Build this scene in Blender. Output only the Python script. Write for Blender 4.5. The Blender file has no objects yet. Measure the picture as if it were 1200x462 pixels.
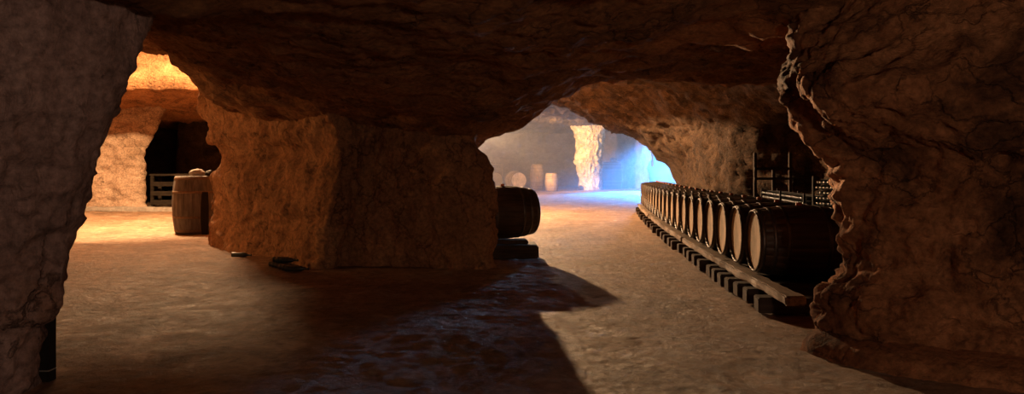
import bpy, math, random
import numpy as np
from mathutils import Vector, Matrix

random.seed(7)
rng = np.random.RandomState(11)
S = bpy.context.scene
COL = S.collection
PI = math.pi

# ------------------------------------------------------------------ camera numbers
F, CX, HY, CH = 850.0, 600.0, 199.0, 1.28        # focal length (px), principal x, horizon y, camera height


def P(px, py, Y):
    """point of the place at depth Y seen at pixel px, py"""
    return ((px - CX) / F * Y, Y, CH + (HY - py) / F * Y)


def PX(px, Y):
    return (px - CX) / F * Y


def PZ(py, Y):
    return CH + (HY - py) / F * Y


# ------------------------------------------------------------------ noise (vectorised gradient noise)
_perm = np.arange(256)
np.random.RandomState(5).shuffle(_perm)
_perm = np.concatenate([_perm, _perm, _perm])
_g = np.random.RandomState(3).normal(size=(256, 3))
_g /= np.linalg.norm(_g, axis=1)[:, None]


def noise(p):
    i = np.floor(p).astype(np.int64)
    f = p - i
    i &= 255
    u = f * f * f * (f * (f * 6 - 15) + 10)
    res = 0.0
    for dx in (0, 1):
        wx = u[:, 0] if dx else 1 - u[:, 0]
        for dy in (0, 1):
            wy = u[:, 1] if dy else 1 - u[:, 1]
            for dz in (0, 1):
                wz = u[:, 2] if dz else 1 - u[:, 2]
                h = _perm[_perm[_perm[i[:, 0] + dx] + i[:, 1] + dy] + i[:, 2] + dz]
                d = f - np.array([dx, dy, dz])
                res = res + wx * wy * wz * np.einsum('ij,ij->i', _g[h], d)
    return res * 1.5


def fbm(p, octaves=4, gain=0.5, ridged=False):
    a, s, r = 1.0, 1.0, 0.0
    for k in range(octaves):
        n = noise(p * s + 17.3 * k)
        if ridged:
            n = 0.5 - np.abs(n) * 1.6
        r = r + a * n
        a *= gain
        s *= 2.03
    return r


def rock_relief(p, big=0.10, mid=0.05, fine=0.018, strata=0.03, pits=0.02, flute=0.0):
    q = p + 0.25 * np.stack([noise(p * 0.9 + 5), noise(p * 0.9 + 31), noise(p * 0.9 + 57)], 1)
    d = big * fbm(q * 0.75, 3) + mid * fbm(q * 2.3 + 9, 3, 0.55, True) + fine * fbm(q * 9 + 3, 3, 0.6)
    qs = q * np.array([0.8, 0.8, 4.2])
    d = d + strata * fbm(qs + 77, 3, 0.55)
    if flute:
        d = d + flute * fbm(q * np.array([3.2, 3.2, 0.55]) + 91, 3, 0.6, True)
    n = noise(q * 4.2 + 41)
    d = d - pits * np.clip(n - 0.28, 0, 1) * 4
    return d


# ------------------------------------------------------------------ materials
def nodes_of(name):
    m = bpy.data.materials.new(name)
    m.use_nodes = True
    nt = m.node_tree
    nt.nodes.clear()
    out = nt.nodes.new('ShaderNodeOutputMaterial')
    b = nt.nodes.new('ShaderNodeBsdfPrincipled')
    nt.links.new(b.outputs[0], out.inputs[0])
    return m, nt, b


def N(nt, kind, **kw):
    n = nt.nodes.new(kind)
    for k, v in kw.items():
        if k.startswith('i_'):
            n.inputs[k[2:].replace('_', ' ')].default_value = v
        else:
            setattr(n, k, v)
    return n


def ramp(nt, stops, fac):
    r = nt.nodes.new('ShaderNodeValToRGB')
    e = r.color_ramp.elements
    while len(e) < len(stops):
        e.new(0.5)
    for k, (p, c) in enumerate(stops):
        e[k].position = p
        e[k].color = (*c, 1) if len(c) == 3 else c
    nt.links.new(fac, r.inputs[0])
    return r


def rock_mat(name, dark, mid, light, stain=(0.05, 0.03, 0.02), stain_amt=0.6, rough=0.9, bump=0.5, scale=1.0, streak=False, crack=0.75):
    m, nt, b = nodes_of(name)
    L = nt.links
    tc = N(nt, 'ShaderNodeTexCoord')
    mp = N(nt, 'ShaderNodeMapping')
    mp.inputs['Scale'].default_value = (scale, scale, scale * (0.35 if streak else 1.6))
    L.new(tc.outputs['Object'], mp.inputs[0])
    n1 = N(nt, 'ShaderNodeTexNoise', i_Scale=1.7, i_Detail=9.0, i_Roughness=0.65, i_Distortion=0.6)
    L.new(mp.outputs[0], n1.inputs['Vector'])
    r1 = ramp(nt, [(0.30, dark), (0.5, mid), (0.72, light)], n1.outputs[0])
    n2 = N(nt, 'ShaderNodeTexNoise', i_Scale=0.9, i_Detail=6.0, i_Roughness=0.6, i_Distortion=1.2)
    L.new(tc.outputs['Object'], n2.inputs['Vector'])
    r2 = ramp(nt, [(0.50, (0, 0, 0)), (0.66, (1, 1, 1))], n2.outputs[0])
    mul = N(nt, 'ShaderNodeMath', operation='MULTIPLY')
    mul.inputs[1].default_value = stain_amt
    L.new(r2.outputs[0], mul.inputs[0])
    mx = N(nt, 'ShaderNodeMixRGB')
    mx.inputs[2].default_value = (*stain, 1)
    L.new(mul.outputs[0], mx.inputs[0])
    L.new(r1.outputs[0], mx.inputs[1])
    n3 = N(nt, 'ShaderNodeTexNoise', i_Scale=22.0 * scale, i_Detail=8.0, i_Roughness=0.7)
    L.new(tc.outputs['Object'], n3.inputs['Vector'])
    r3 = ramp(nt, [(0.30, (0.45, 0.44, 0.43)), (0.65, (1.25, 1.2, 1.15))], n3.outputs[0])
    m2 = N(nt, 'ShaderNodeMixRGB', blend_type='MULTIPLY')
    m2.inputs[0].default_value = 1.0
    L.new(mx.outputs[0], m2.inputs[1])
    L.new(r3.outputs[0], m2.inputs[2])
    # open cracks and worn hollows
    dn = N(nt, 'ShaderNodeTexNoise', i_Scale=2.6, i_Detail=6.0, i_Roughness=0.6)
    L.new(tc.outputs['Object'], dn.inputs['Vector'])
    da = N(nt, 'ShaderNodeMixRGB', blend_type='ADD')
    da.inputs[0].default_value = 0.55
    L.new(mp.outputs[0], da.inputs[1])
    L.new(dn.outputs[1], da.inputs[2])
    ve = N(nt, 'ShaderNodeTexVoronoi', i_Scale=2.3, feature='DISTANCE_TO_EDGE')
    L.new(da.outputs[0], ve.inputs['Vector'])
    ck = ramp(nt, [(0.0, (0.25, 0.25, 0.25)), (0.035, (1, 1, 1))], ve.outputs['Distance'])
    ck2 = ramp(nt, [(0.42, (1, 1, 1)), (0.58, (0, 0, 0))], n2.outputs[0])
    cm = N(nt, 'ShaderNodeMixRGB', blend_type='LIGHTEN')
    cm.inputs[0].default_value = 1.0
    L.new(ck.outputs[0], cm.inputs[1])
    L.new(ck2.outputs[0], cm.inputs[2])
    m5 = N(nt, 'ShaderNodeMixRGB', blend_type='MULTIPLY')
    m5.inputs[0].default_value = crack
    L.new(m2.outputs[0], m5.inputs[1])
    L.new(cm.outputs[0], m5.inputs[2])
    L.new(m5.outputs[0], b.inputs['Base Color'])
    b.inputs['Roughness'].default_value = rough
    b.inputs['Specular IOR Level'].default_value = 0.25
    vo = N(nt, 'ShaderNodeTexVoronoi', i_Scale=9.0 * scale, feature='SMOOTH_F1')
    L.new(tc.outputs['Object'], vo.inputs['Vector'])
    pit = ramp(nt, [(0.05, (0, 0, 0)), (0.32, (1, 1, 1))], vo.outputs['Distance'])
    n4 = N(nt, 'ShaderNodeTexNoise', i_Scale=7.0 * scale, i_Detail=12.0, i_Roughness=0.72, i_Distortion=0.4)
    L.new(mp.outputs[0], n4.inputs['Vector'])
    ad = N(nt, 'ShaderNodeMath', operation='MULTIPLY_ADD')
    ad.inputs[1].default_value = 0.25
    L.new(pit.outputs[0], ad.inputs[0])
    L.new(n4.outputs[0], ad.inputs[2])
    bp = N(nt, 'ShaderNodeBump')
    bp.inputs['Strength'].default_value = bump
    bp.inputs['Distance'].default_value = 0.09
    cb = N(nt, 'ShaderNodeMath', operation='MULTIPLY_ADD')
    cb.inputs[1].default_value = 0.3
    L.new(cm.outputs[0], cb.inputs[0])
    L.new(ad.outputs[0], cb.inputs[2])
    L.new(cb.outputs[0], bp.inputs['Height'])
    L.new(bp.outputs[0], b.inputs['Normal'])
    return m


def floor_mat():
    m, nt, b = nodes_of('packed_dirt')
    L = nt.links
    tc = N(nt, 'ShaderNodeTexCoord')
    n1 = N(nt, 'ShaderNodeTexNoise', i_Scale=1.1, i_Detail=10.0, i_Roughness=0.65, i_Distortion=0.8)
    L.new(tc.outputs['Object'], n1.inputs['Vector'])
    r1 = ramp(nt, [(0.3, (0.17, 0.10, 0.06)), (0.5, (0.30, 0.18, 0.105)), (0.68, (0.45, 0.285, 0.18))], n1.outputs[0])
    n2 = N(nt, 'ShaderNodeTexNoise', i_Scale=8.0, i_Detail=10.0, i_Roughness=0.8)
    L.new(tc.outputs['Object'], n2.inputs['Vector'])
    r2 = ramp(nt, [(0.34, (0.42, 0.40, 0.38)), (0.5, (0.95, 0.95, 0.95)), (0.66, (1.5, 1.45, 1.4))], n2.outputs[0])
    mx = N(nt, 'ShaderNodeMixRGB', blend_type='MULTIPLY')
    mx.inputs[0].default_value = 1.0
    L.new(r1.outputs[0], mx.inputs[1])
    L.new(r2.outputs[0], mx.inputs[2])
    # trodden, chalky pale streaks
    n3 = N(nt, 'ShaderNodeTexNoise', i_Scale=2.6, i_Detail=10.0, i_Roughness=0.78, i_Distortion=1.2)
    L.new(tc.outputs['Object'], n3.inputs['Vector'])
    r3 = ramp(nt, [(0.52, (0, 0, 0)), (0.66, (0.75, 0.75, 0.75))], n3.outputs[0])
    m3 = N(nt, 'ShaderNodeMixRGB')
    m3.inputs[2].default_value = (0.55, 0.46, 0.37, 1)
    L.new(r3.outputs[0], m3.inputs[0])
    L.new(mx.outputs[0], m3.inputs[1])
    L.new(m3.outputs[0], b.inputs['Base Color'])
    rr = ramp(nt, [(0.35, (0.42, 0.42, 0.42)), (0.62, (0.75, 0.75, 0.75))], n3.outputs[0])
    L.new(rr.outputs[0], b.inputs['Roughness'])
    b.inputs['Specular IOR Level'].default_value = 0.4
    n4 = N(nt, 'ShaderNodeTexNoise', i_Scale=14.0, i_Detail=12.0, i_Roughness=0.75, i_Distortion=0.5)
    L.new(tc.outputs['Object'], n4.inputs['Vector'])
    bp = N(nt, 'ShaderNodeBump')
    bp.inputs['Strength'].default_value = 1.0
    bp.inputs['Distance'].default_value = 0.06
    L.new(n4.outputs[0], bp.inputs['Height'])
    L.new(bp.outputs[0], b.inputs['Normal'])
    return m


def wood_mat(name, c1, c2, axis=2, rough=0.65, planks=0.0, bump=0.25, spec=0.3):
    """grain along the given object axis; planks>0 adds seams across"""
    m, nt, b = nodes_of(name)
    L = nt.links
    tc = N(nt, 'ShaderNodeTexCoord')
    mp = N(nt, 'ShaderNodeMapping')
    s = [14.0, 14.0, 14.0]
    s[axis] = 0.9
    mp.inputs['Scale'].default_value = s
    L.new(tc.outputs['Object'], mp.inputs[0])
    n1 = N(nt, 'ShaderNodeTexNoise', i_Scale=1.6, i_Detail=8.0, i_Roughness=0.62, i_Distortion=0.5)
    L.new(mp.outputs[0], n1.inputs['Vector'])
    r1 = ramp(nt, [(0.3, c1), (0.68, c2)], n1.outputs[0])
    n2 = N(nt, 'ShaderNodeTexNoise', i_Scale=3.0, i_Detail=5.0, i_Roughness=0.6)
    L.new(tc.outputs['Object'], n2.inputs['Vector'])
    r2 = ramp(nt, [(0.32, (0.62, 0.60, 0.58)), (0.68, (1.12, 1.1, 1.08))], n2.outputs[0])
    mx = N(nt, 'ShaderNodeMixRGB', blend_type='MULTIPLY')
    mx.inputs[0].default_value = 1.0
    L.new(r1.outputs[0], mx.inputs[1])
    L.new(r2.outputs[0], mx.inputs[2])
    col = mx.outputs[0]
    if planks:
        sp = N(nt, 'ShaderNodeSeparateXYZ')
        L.new(tc.outputs['Object'], sp.inputs[0])
        mu = N(nt, 'ShaderNodeMath', operation='MULTIPLY')
        mu.inputs[1].default_value = planks
        L.new(sp.outputs[1], mu.inputs[0])
        fr = N(nt, 'ShaderNodeMath', operation='FRACT')
        L.new(mu.outputs[0], fr.inputs[0])
        rp = ramp(nt, [(0.0, (0.25, 0.22, 0.2)), (0.06, (1, 1, 1)), (0.94, (1, 1, 1)), (1.0, (0.25, 0.22, 0.2))], fr.outputs[0])
        m2 = N(nt, 'ShaderNodeMixRGB', blend_type='MULTIPLY')
        m2.inputs[0].default_value = 0.8
        L.new(col, m2.inputs[1])
        L.new(rp.outputs[0], m2.inputs[2])
        col = m2.outputs[0]
    L.new(col, b.inputs['Base Color'])
    b.inputs['Roughness'].default_value = rough
    b.inputs['Specular IOR Level'].default_value = spec
    bp = N(nt, 'ShaderNodeBump')
    bp.inputs['Strength'].default_value = bump
    bp.inputs['Distance'].default_value = 0.01
    L.new(n1.outputs[0], bp.inputs['Height'])
    L.new(bp.outputs[0], b.inputs['Normal'])
    return m


def plain_mat(name, c, rough=0.5, metal=0.0, var=0.35, scale=18.0):
    m, nt, b = nodes_of(name)
    L = nt.links
    tc = N(nt, 'ShaderNodeTexCoord')
    n1 = N(nt, 'ShaderNodeTexNoise', i_Scale=scale, i_Detail=7.0, i_Roughness=0.65)
    L.new(tc.outputs['Object'], n1.inputs['Vector'])
    r1 = ramp(nt, [(0.3, tuple(x * (1 - var) for x in c)), (0.7, tuple(min(1, x * (1 + var)) for x in c))], n1.outputs[0])
    L.new(r1.outputs[0], b.inputs['Base Color'])
    b.inputs['Roughness'].default_value = rough
    b.inputs['Metallic'].default_value = metal
    return m


def glass_mat():
    m, nt, b = nodes_of('dark_bottle_glass')
    L = nt.links
    tc = N(nt, 'ShaderNodeTexCoord')
    n1 = N(nt, 'ShaderNodeTexNoise', i_Scale=25.0, i_Detail=4.0)
    L.new(tc.outputs['Object'], n1.inputs['Vector'])
    r1 = ramp(nt, [(0.35, (0.012, 0.018, 0.017)), (0.75, (0.04, 0.05, 0.048))], n1.outputs[0])
    L.new(r1.outputs[0], b.inputs['Base Color'])
    b.inputs['Roughness'].default_value = 0.42
    b.inputs['IOR'].default_value = 1.6
    b.inputs['Coat Weight'].default_value = 0.1
    b.inputs['Coat Roughness'].default_value = 0.3
    return m


def haze_mat():
    m = bpy.data.materials.new('cave_haze')
    m.use_nodes = True
    nt = m.node_tree
    nt.nodes.clear()
    out = nt.nodes.new('ShaderNodeOutputMaterial')
    v = nt.nodes.new('ShaderNodeVolumeScatter')
    v.inputs['Color'].default_value = (0.95, 0.96, 1.0, 1)
    v.inputs['Density'].default_value = HAZE
    v.inputs['Anisotropy'].default_value = 0.35
    nt.links.new(v.outputs[0], out.inputs['Volume'])
    return m


HAZE = 0.009
M = {
    'rock_left': rock_mat('grey_tuffeau', (0.20, 0.135, 0.12), (0.40, 0.285, 0.26), (0.60, 0.46, 0.43), (0.30, 0.15, 0.075), 0.75, bump=0.8, streak=True),
    'rock_right': rock_mat('brown_tuffeau', (0.17, 0.072, 0.032), (0.37, 0.17, 0.078), (0.60, 0.30, 0.145), (0.035, 0.015, 0.008), 0.85, bump=0.8),
    'rock_mass': rock_mat('ochre_tuffeau', (0.26, 0.135, 0.065), (0.40, 0.215, 0.105), (0.55, 0.32, 0.165), (0.13, 0.06, 0.03), 0.55, bump=0.6, streak=True),
    'rock_ceiling': rock_mat('rust_tuffeau', (0.20, 0.094, 0.040), (0.31, 0.15, 0.066), (0.44, 0.235, 0.112), (0.10, 0.05, 0.025), 0.6, bump=0.7),
    'rock_shade': rock_mat('shaded_tuffeau', (0.04, 0.025, 0.015), (0.075, 0.046, 0.027), (0.12, 0.076, 0.045), (0.02, 0.013, 0.009), 0.8, bump=0.8),  # dark colour standing in for shade behind the row and in the passage
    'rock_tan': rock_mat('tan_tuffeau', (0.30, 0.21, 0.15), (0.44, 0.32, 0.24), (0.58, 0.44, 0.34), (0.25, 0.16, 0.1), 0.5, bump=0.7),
    'rock_dim': rock_mat('dimmed_tuffeau', (0.05, 0.033, 0.021), (0.10, 0.066, 0.043), (0.17, 0.115, 0.075), (0.03, 0.02, 0.013), 0.7, bump=0.7),  # dim light put into the rock colour of roof and passage block
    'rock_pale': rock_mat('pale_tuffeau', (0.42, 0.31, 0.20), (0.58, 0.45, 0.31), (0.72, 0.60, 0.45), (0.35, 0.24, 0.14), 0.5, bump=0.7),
    'rock_back': rock_mat('dusty_tuffeau', (0.11, 0.078, 0.052), (0.17, 0.125, 0.085), (0.25, 0.19, 0.135), (0.07, 0.05, 0.035), 0.5, bump=0.4),
    'floor': floor_mat(),
    'stave': wood_mat('dark_oak_staves', (0.028, 0.017, 0.010), (0.085, 0.052, 0.030), axis=0, rough=0.5),
    'stave_grey': wood_mat('weathered_oak_staves', (0.065, 0.058, 0.056), (0.19, 0.172, 0.165), axis=2, rough=0.8),
    'stave_pale': wood_mat('pale_oak_staves', (0.13, 0.085, 0.055), (0.27, 0.185, 0.125), axis=2, rough=0.75),
    'stave_pale_x': wood_mat('pale_oak_staves_lying', (0.20, 0.14, 0.09), (0.42, 0.31, 0.21), axis=0, rough=0.75),
    'head': wood_mat('oak_barrel_head', (0.50, 0.38, 0.25), (0.76, 0.60, 0.44), axis=2, rough=0.7, planks=9.5),
    'head_old': wood_mat('old_barrel_head', (0.12, 0.085, 0.06), (0.28, 0.21, 0.15), axis=0, rough=0.8, planks=8.0),
    'hoop': plain_mat('dull_hoop_iron', (0.10, 0.085, 0.075), 0.42, 0.75),
    'hoop_rust': plain_mat('rusty_hoop_iron', (0.16, 0.10, 0.065), 0.7, 0.4),
    'chime': plain_mat('worn_chime_wood', (0.14, 0.09, 0.055), 0.5),
    'bung': plain_mat('orange_bung', (0.50, 0.15, 0.05), 0.55),
    'beam': wood_mat('grey_timber', (0.07, 0.05, 0.036), (0.36, 0.28, 0.21), axis=0, rough=0.6, bump=0.9),
    'sleeper': wood_mat('black_timber', (0.022, 0.015, 0.010), (0.07, 0.047, 0.030), axis=0, rough=0.75, bump=0.5),
    'board': wood_mat('tarred_board', (0.006, 0.005, 0.004), (0.02, 0.015, 0.012), axis=2, rough=0.85),
    'iron': plain_mat('black_iron', (0.012, 0.011, 0.010), 0.7, 0.2),
    'band': plain_mat('pale_tin', (0.45, 0.42, 0.38), 0.45, 0.6),
    'glass': glass_mat(),
    'capsule': plain_mat('pale_foil', (0.62, 0.66, 0.68), 0.35, 0.3, 0.2),
    'stone': plain_mat('grey_stone', (0.27, 0.24, 0.21), 0.85, scale=9),
    'hung_strip': plain_mat('pale_strip', (0.75, 0.75, 0.75), 0.9),
    'haze': haze_mat(),
}


# ------------------------------------------------------------------ object helpers
def mesh_obj(name, verts, faces, mat, parent=None, smooth=True, mats=None, midx=None):
    me = bpy.data.meshes.new(name)
    me.from_pydata([tuple(map(float, v)) for v in verts] if not isinstance(verts, np.ndarray) else verts.tolist(), [], faces if not isinstance(faces, np.ndarray) else faces.tolist())
    for m_ in (mats or [mat]):
        me.materials.append(m_)
    me.polygons.foreach_set('use_smooth', [smooth] * len(me.polygons))
    if midx is not None:
        me.polygons.foreach_set('material_index', midx)
    me.update()
    o = bpy.data.objects.new(name, me)
    COL.objects.link(o)
    if parent is not None:
        o.parent = parent
    return o


def tag(o, label=None, cat=None, group=None, kind=None):
    if label:
        o['label'] = label
    if cat:
        o['category'] = cat
    if group:
        o['group'] = group
    if kind:
        o['kind'] = kind
    return o


def empty(name, label, cat, loc=(0, 0, 0), rot=(0, 0, 0), group=None):
    o = bpy.data.objects.new(name, None)
    o.empty_display_size = 0.1
    COL.objects.link(o)
    o.location = loc
    o.rotation_euler = rot
    return tag(o, label, cat, group)


def copy_tree(root, loc, rot, label=None, group=None):
    r = root.copy()
    COL.objects.link(r)
    r.location = loc
    r.rotation_euler = rot
    if label:
        r['label'] = label
    if group:
        r['group'] = group
    for ch in list(root.children):
        c = ch.copy()
        COL.objects.link(c)
        c.parent = r
        for g in ch.children:
            d = g.copy()
            COL.objects.link(d)
            d.parent = c
    return r


def grid_faces(nu, nv, closed_u=False, flip=False):
    """vertex (i_v * nu + i_u)"""
    iu = np.arange(nu if closed_u else nu - 1)
    iv = np.arange(nv - 1)
    a = (iv[:, None] * nu + iu[None, :])
    b = (iv[:, None] * nu + (iu[None, :] + 1) % nu)
    c = b + nu
    d = a + nu
    f = np.stack([a, b, c, d], -1).reshape(-1, 4)
    return f[:, ::-1] if flip else f


def grid_normals(G, closed_u):
    if closed_u:
        du = np.roll(G, -1, 1) - np.roll(G, 1, 1)
    else:
        du = np.gradient(G, axis=1)
    dv = np.gradient(G, axis=0)
    n = np.cross(du, dv)
    n /= np.linalg.norm(n, axis=2)[..., None] + 1e-9
    return n


def catmull_closed(pts, per):
    pts = np.asarray(pts, float)
    n = len(pts)
    out = []
    for i in range(n):
        p0, p1, p2, p3 = pts[i - 1], pts[i], pts[(i + 1) % n], pts[(i + 2) % n]
        t = np.linspace(0, 1, per[i], endpoint=False)[:, None]
        k = 0.42
        m1, m2 = k * (p2 - p0), k * (p3 - p1)
        # limit the tangents to the segment length
        L = np.linalg.norm(p2 - p1)
        for m_ in (m1, m2):
            l = np.linalg.norm(m_)
            if l > L:
                m_ *= L / l
        h = 2 * t**3 - 3 * t**2 + 1, t**3 - 2 * t**2 + t, -2 * t**3 + 3 * t**2, t**3 - t**2
        out.append(h[0] * p1 + h[1] * m1 + h[2] * p2 + h[3] * m2)
    return np.concatenate(out)


def hermite_levels(zs, V, zq):
    zs = np.asarray(zs, float)
    k = np.clip(np.searchsorted(zs, zq, side='right') - 1, 0, len(zs) - 2)
    d = np.diff(zs)
    sl = np.diff(V, axis=0) / d[:, None, None]
    m = np.zeros_like(V)
    m[0], m[-1] = sl[0], sl[-1]
    for i in range(1, len(zs) - 1):
        s = 0.5 * (sl[i - 1] + sl[i])
        lim = 3 * np.minimum(np.abs(sl[i - 1]), np.abs(sl[i]))
        s = np.where(sl[i - 1] * sl[i] <= 0, 0, np.clip(s, -lim, lim))
        m[i] = s
    h = d[k]
    t = ((zq - zs[k]) / h)[:, None, None]
    h = h[:, None, None]
    return ((2 * t**3 - 3 * t**2 + 1) * V[k] + (t**3 - 2 * t**2 + t) * h * m[k] + (-2 * t**3 + 3 * t**2) * V[k + 1] + (t**3 - t**2) * h * m[k + 1])


def loft(name, levels, mat, res=0.04, relief=None, zres=None):
    """rock mass: closed plan outlines (counter-clockwise from above) at several heights"""
    zs = [l[0] for l in levels]
    n = len(levels[0][1])
    R = np.array([l[1] for l in levels], float)
    seg = np.max(np.linalg.norm(np.roll(R, -1, 1) - R, axis=2), axis=0)
    r_ = res if hasattr(res, '__len__') else [res] * n
    per = [max(2, int(math.ceil(s / q))) for s, q in zip(seg, r_)]
    rings = np.array([catmull_closed(r, per) for r in R])
    zq = np.linspace(zs[0], zs[-1], int((zs[-1] - zs[0]) / (zres or min(r_))) + 1)
    xy = hermite_levels(zs, rings, zq)
    G = np.concatenate([xy, np.broadcast_to(zq[:, None, None], xy.shape[:2] + (1,))], 2)
    nrm = grid_normals(G, True)
    d = rock_relief(G.reshape(-1, 3), **(relief or {}))
    G2 = G.reshape(-1, 3) + nrm.reshape(-1, 3) * d[:, None]
    o = mesh_obj(name, G2, grid_faces(G.shape[1], G.shape[0], True), mat)
    return tag(o, kind='structure')


def strip(name, pts, z0, z1, mat, res=0.1, relief=None, lean=0.0):
    """rock wall along a plan polyline; the side to the left of the walking direction faces out"""
    pts = np.asarray(pts, float)
    seg = np.linalg.norm(np.diff(pts, axis=0), axis=1)
    s = np.concatenate([[0], np.cumsum(seg)])
    q = np.linspace(0, s[-1], int(s[-1] / res) + 1)
    line = np.stack([np.interp(q, s, pts[:, 0]), np.interp(q, s, pts[:, 1])], 1)
    for _ in range(int(0.5 / res)):
        line[1:-1] = 0.25 * line[:-2] + 0.5 * line[1:-1] + 0.25 * line[2:]
    zq = np.linspace(z0, z1, int((z1 - z0) / res) + 1)
    G = np.zeros((len(zq), len(line), 3))
    G[:, :, :2] = line[None]
    G[:, :, 2] = zq[:, None]
    nrm = grid_normals(G, False)
    if lean:
        G[:, :, :2] -= nrm[:, :, :2] * (lean * (zq[:, None, None] / z1) ** 2)
    d = rock_relief(G.reshape(-1, 3), **(relief or {}))
    G2 = G.reshape(-1, 3) - nrm.reshape(-1, 3) * d[:, None]
    o = mesh_obj(name, G2, grid_faces(G.shape[1], G.shape[0], False), mat)
    return tag(o, kind='structure')


def box_arrays(sx, sy, sz, c=(0, 0, 0), bevel=0.008, wobble=0.0, cuts=(1, 1, 1), seed=0):
    """a bevelled, slightly uneven timber: returns bmesh-made verts and faces"""
    import bmesh
    bm = bmesh.new()
    bmesh.ops.create_cube(bm, size=1.0)
    for v in bm.verts:
        v.co = Vector((v.co.x * sx, v.co.y * sy, v.co.z * sz))
    ax = max(range(3), key=lambda i: (sx, sy, sz)[i])
    if wobble:
        edges = [e for e in bm.edges if abs((e.verts[0].co - e.verts[1].co).normalized()[ax]) > 0.9]
        bmesh.ops.subdivide_edges(bm, edges=edges, cuts=cuts[0], use_grid_fill=True)
    bmesh.ops.bevel(bm, geom=[e for e in bm.edges if e.is_manifold and e.calc_face_angle(0) > 0.6], offset=bevel, segments=2, affect='EDGES')
    V = np.array([v.co[:] for v in bm.verts])
    if wobble:
        V = V + np.array(wobble) * np.stack([noise(V * 5 + seed), noise(V * 5 + seed + 13), noise(V * 5 + seed + 29)], 1)
    Fc = [[v.index for v in f.verts] for f in bm.faces]
    bm.free()
    return V + np.array(c), Fc


def join(parts):
    V, Fc, o = [], [], 0
    for v, f in parts:
        V.append(np.asarray(v, float))
        Fc += [[i + o for i in q] for q in f]
        o += len(v)
    return np.concatenate(V), Fc


def lathe(profile, n=48, cap=(False, False), groove=0, depth=0.0):
    """around z; profile (r, z) list"""
    pr = np.asarray(profile, float)
    if groove:
        base = np.arange(groove) * 2 * PI / groove
        w = 2 * PI / groove
        ang = np.sort(np.concatenate([base, base + w * 0.07, base + w * 0.5, base + w * 0.93]))
        dip = np.array([1.0 if min(abs((a / w) % 1), 1 - abs((a / w) % 1)) < 0.02 else 0.0 for a in ang])
    else:
        ang = np.arange(n) * 2 * PI / n
        dip = np.zeros(n)
    nn = len(ang)
    r = pr[:, 0][:, None] - depth * dip[None]
    V = np.stack([r * np.cos(ang), r * np.sin(ang), np.broadcast_to(pr[:, 1][:, None], r.shape)], -1).reshape(-1, 3)
    Fc = grid_faces(nn, len(pr), True).tolist()
    if cap[0]:
        Fc.append(list(range(nn))[::-1])
    if cap[1]:
        Fc.append([(len(pr) - 1) * nn + i for i in range(nn)])
    return V, Fc


def xf(V, mat):
    V = np.asarray(V, float)
    m_ = np.array(mat)
    return V @ m_[:3, :3].T + m_[:3, 3]


# ------------------------------------------------------------------ barrel (parts: staves, two heads, hoops, bung)
def make_barrel(name, label, loc, rot=(0, 0, 0), L=0.93, rb=0.36, rh=0.31, lying=True, mats=('stave', 'head', 'hoop'), hoops=(0.02, 0.135, 0.27), bung=True, group=None, staves=26, open_top=False):
    root = empty(name, label, 'barrel', loc, rot, group)
    A = Matrix.Translation((0, 0, rb)) @ Matrix.Rotation(PI / 2, 4, 'Y') if lying else Matrix.Translation((0, 0, L / 2))
    rad = lambda z: rb - (rb - rh) * abs(2 * z / L) ** 2.0
    zs = np.linspace(-L / 2, L / 2, 23)
    ch, th, ins = 0.035, 0.022, 0.012
    prof = [(rad(L / 2 - ch) - th - 0.004, -L / 2 + ch), (rad(L / 2) - ins, -L / 2)] + [(rad(z), z) for z in zs[0:1] + 0.008] + [(rad(z), z) for z in zs[1:-1]] + [(rad(L / 2), L / 2 - 0.008), (rad(L / 2) - ins, L / 2), (rad(L / 2 - ch) - th - 0.004, L / 2 - ch)]
    v, f = lathe(prof, groove=staves, depth=0.0035)
    mesh_obj('staves', xf(v, A), f, M[mats[0]], root)
    for s in (-1, 1):
        z = s * (L / 2 - ch)
        r = rad(z) - th + 0.002
        if s < 0:
            v, f = lathe([(0.001, z + 0.012), (r * 0.5, z + 0.006), (r, z - 0.002)], 48)
        else:
            v, f = lathe([(r, z + 0.002), (r * 0.5, z - 0.006), (0.001, z - 0.012)], 48)
        mesh_obj('head', xf(v, A), f, M[mats[1]], root)
    for t in hoops:
        for s in (-1, 1):
            z0 = s * (L / 2 - t * L)
            w = 0.038 * L / 0.93
            za, zb = (z0 - w, z0) if s > 0 else (z0, z0 + w)
            e = 0.004
            v, f = lathe([(rad(za), za), (rad(za) + e, za + 0.002), (rad(zb) + e, zb - 0.002), (rad(zb), zb)], 64)
            mesh_obj('hoop', xf(v, A), f, M[mats[2]], root)
    if bung:
        v, f = lathe([(0.03, 0), (0.03, 0.02), (0.024, 0.032), (0.001, 0.034)], 16)
        B = Matrix.Translation((0, 0, 2 * rb - 0.004)) if lying else Matrix.Translation((0, -rb + 0.004, L / 2)) @ Matrix.Rotation(PI / 2, 4, 'X')
        mesh_obj('bung', xf(v, B), f, M['bung'], root)
    return root


# ================================================================== THE SETTING
# ---- ceiling: stations of (x, z) across the cave at increasing depth
def lip(pts, Y):
    return [(PX(a, Y), PZ(b, Y)) for a, b in pts]


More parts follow.
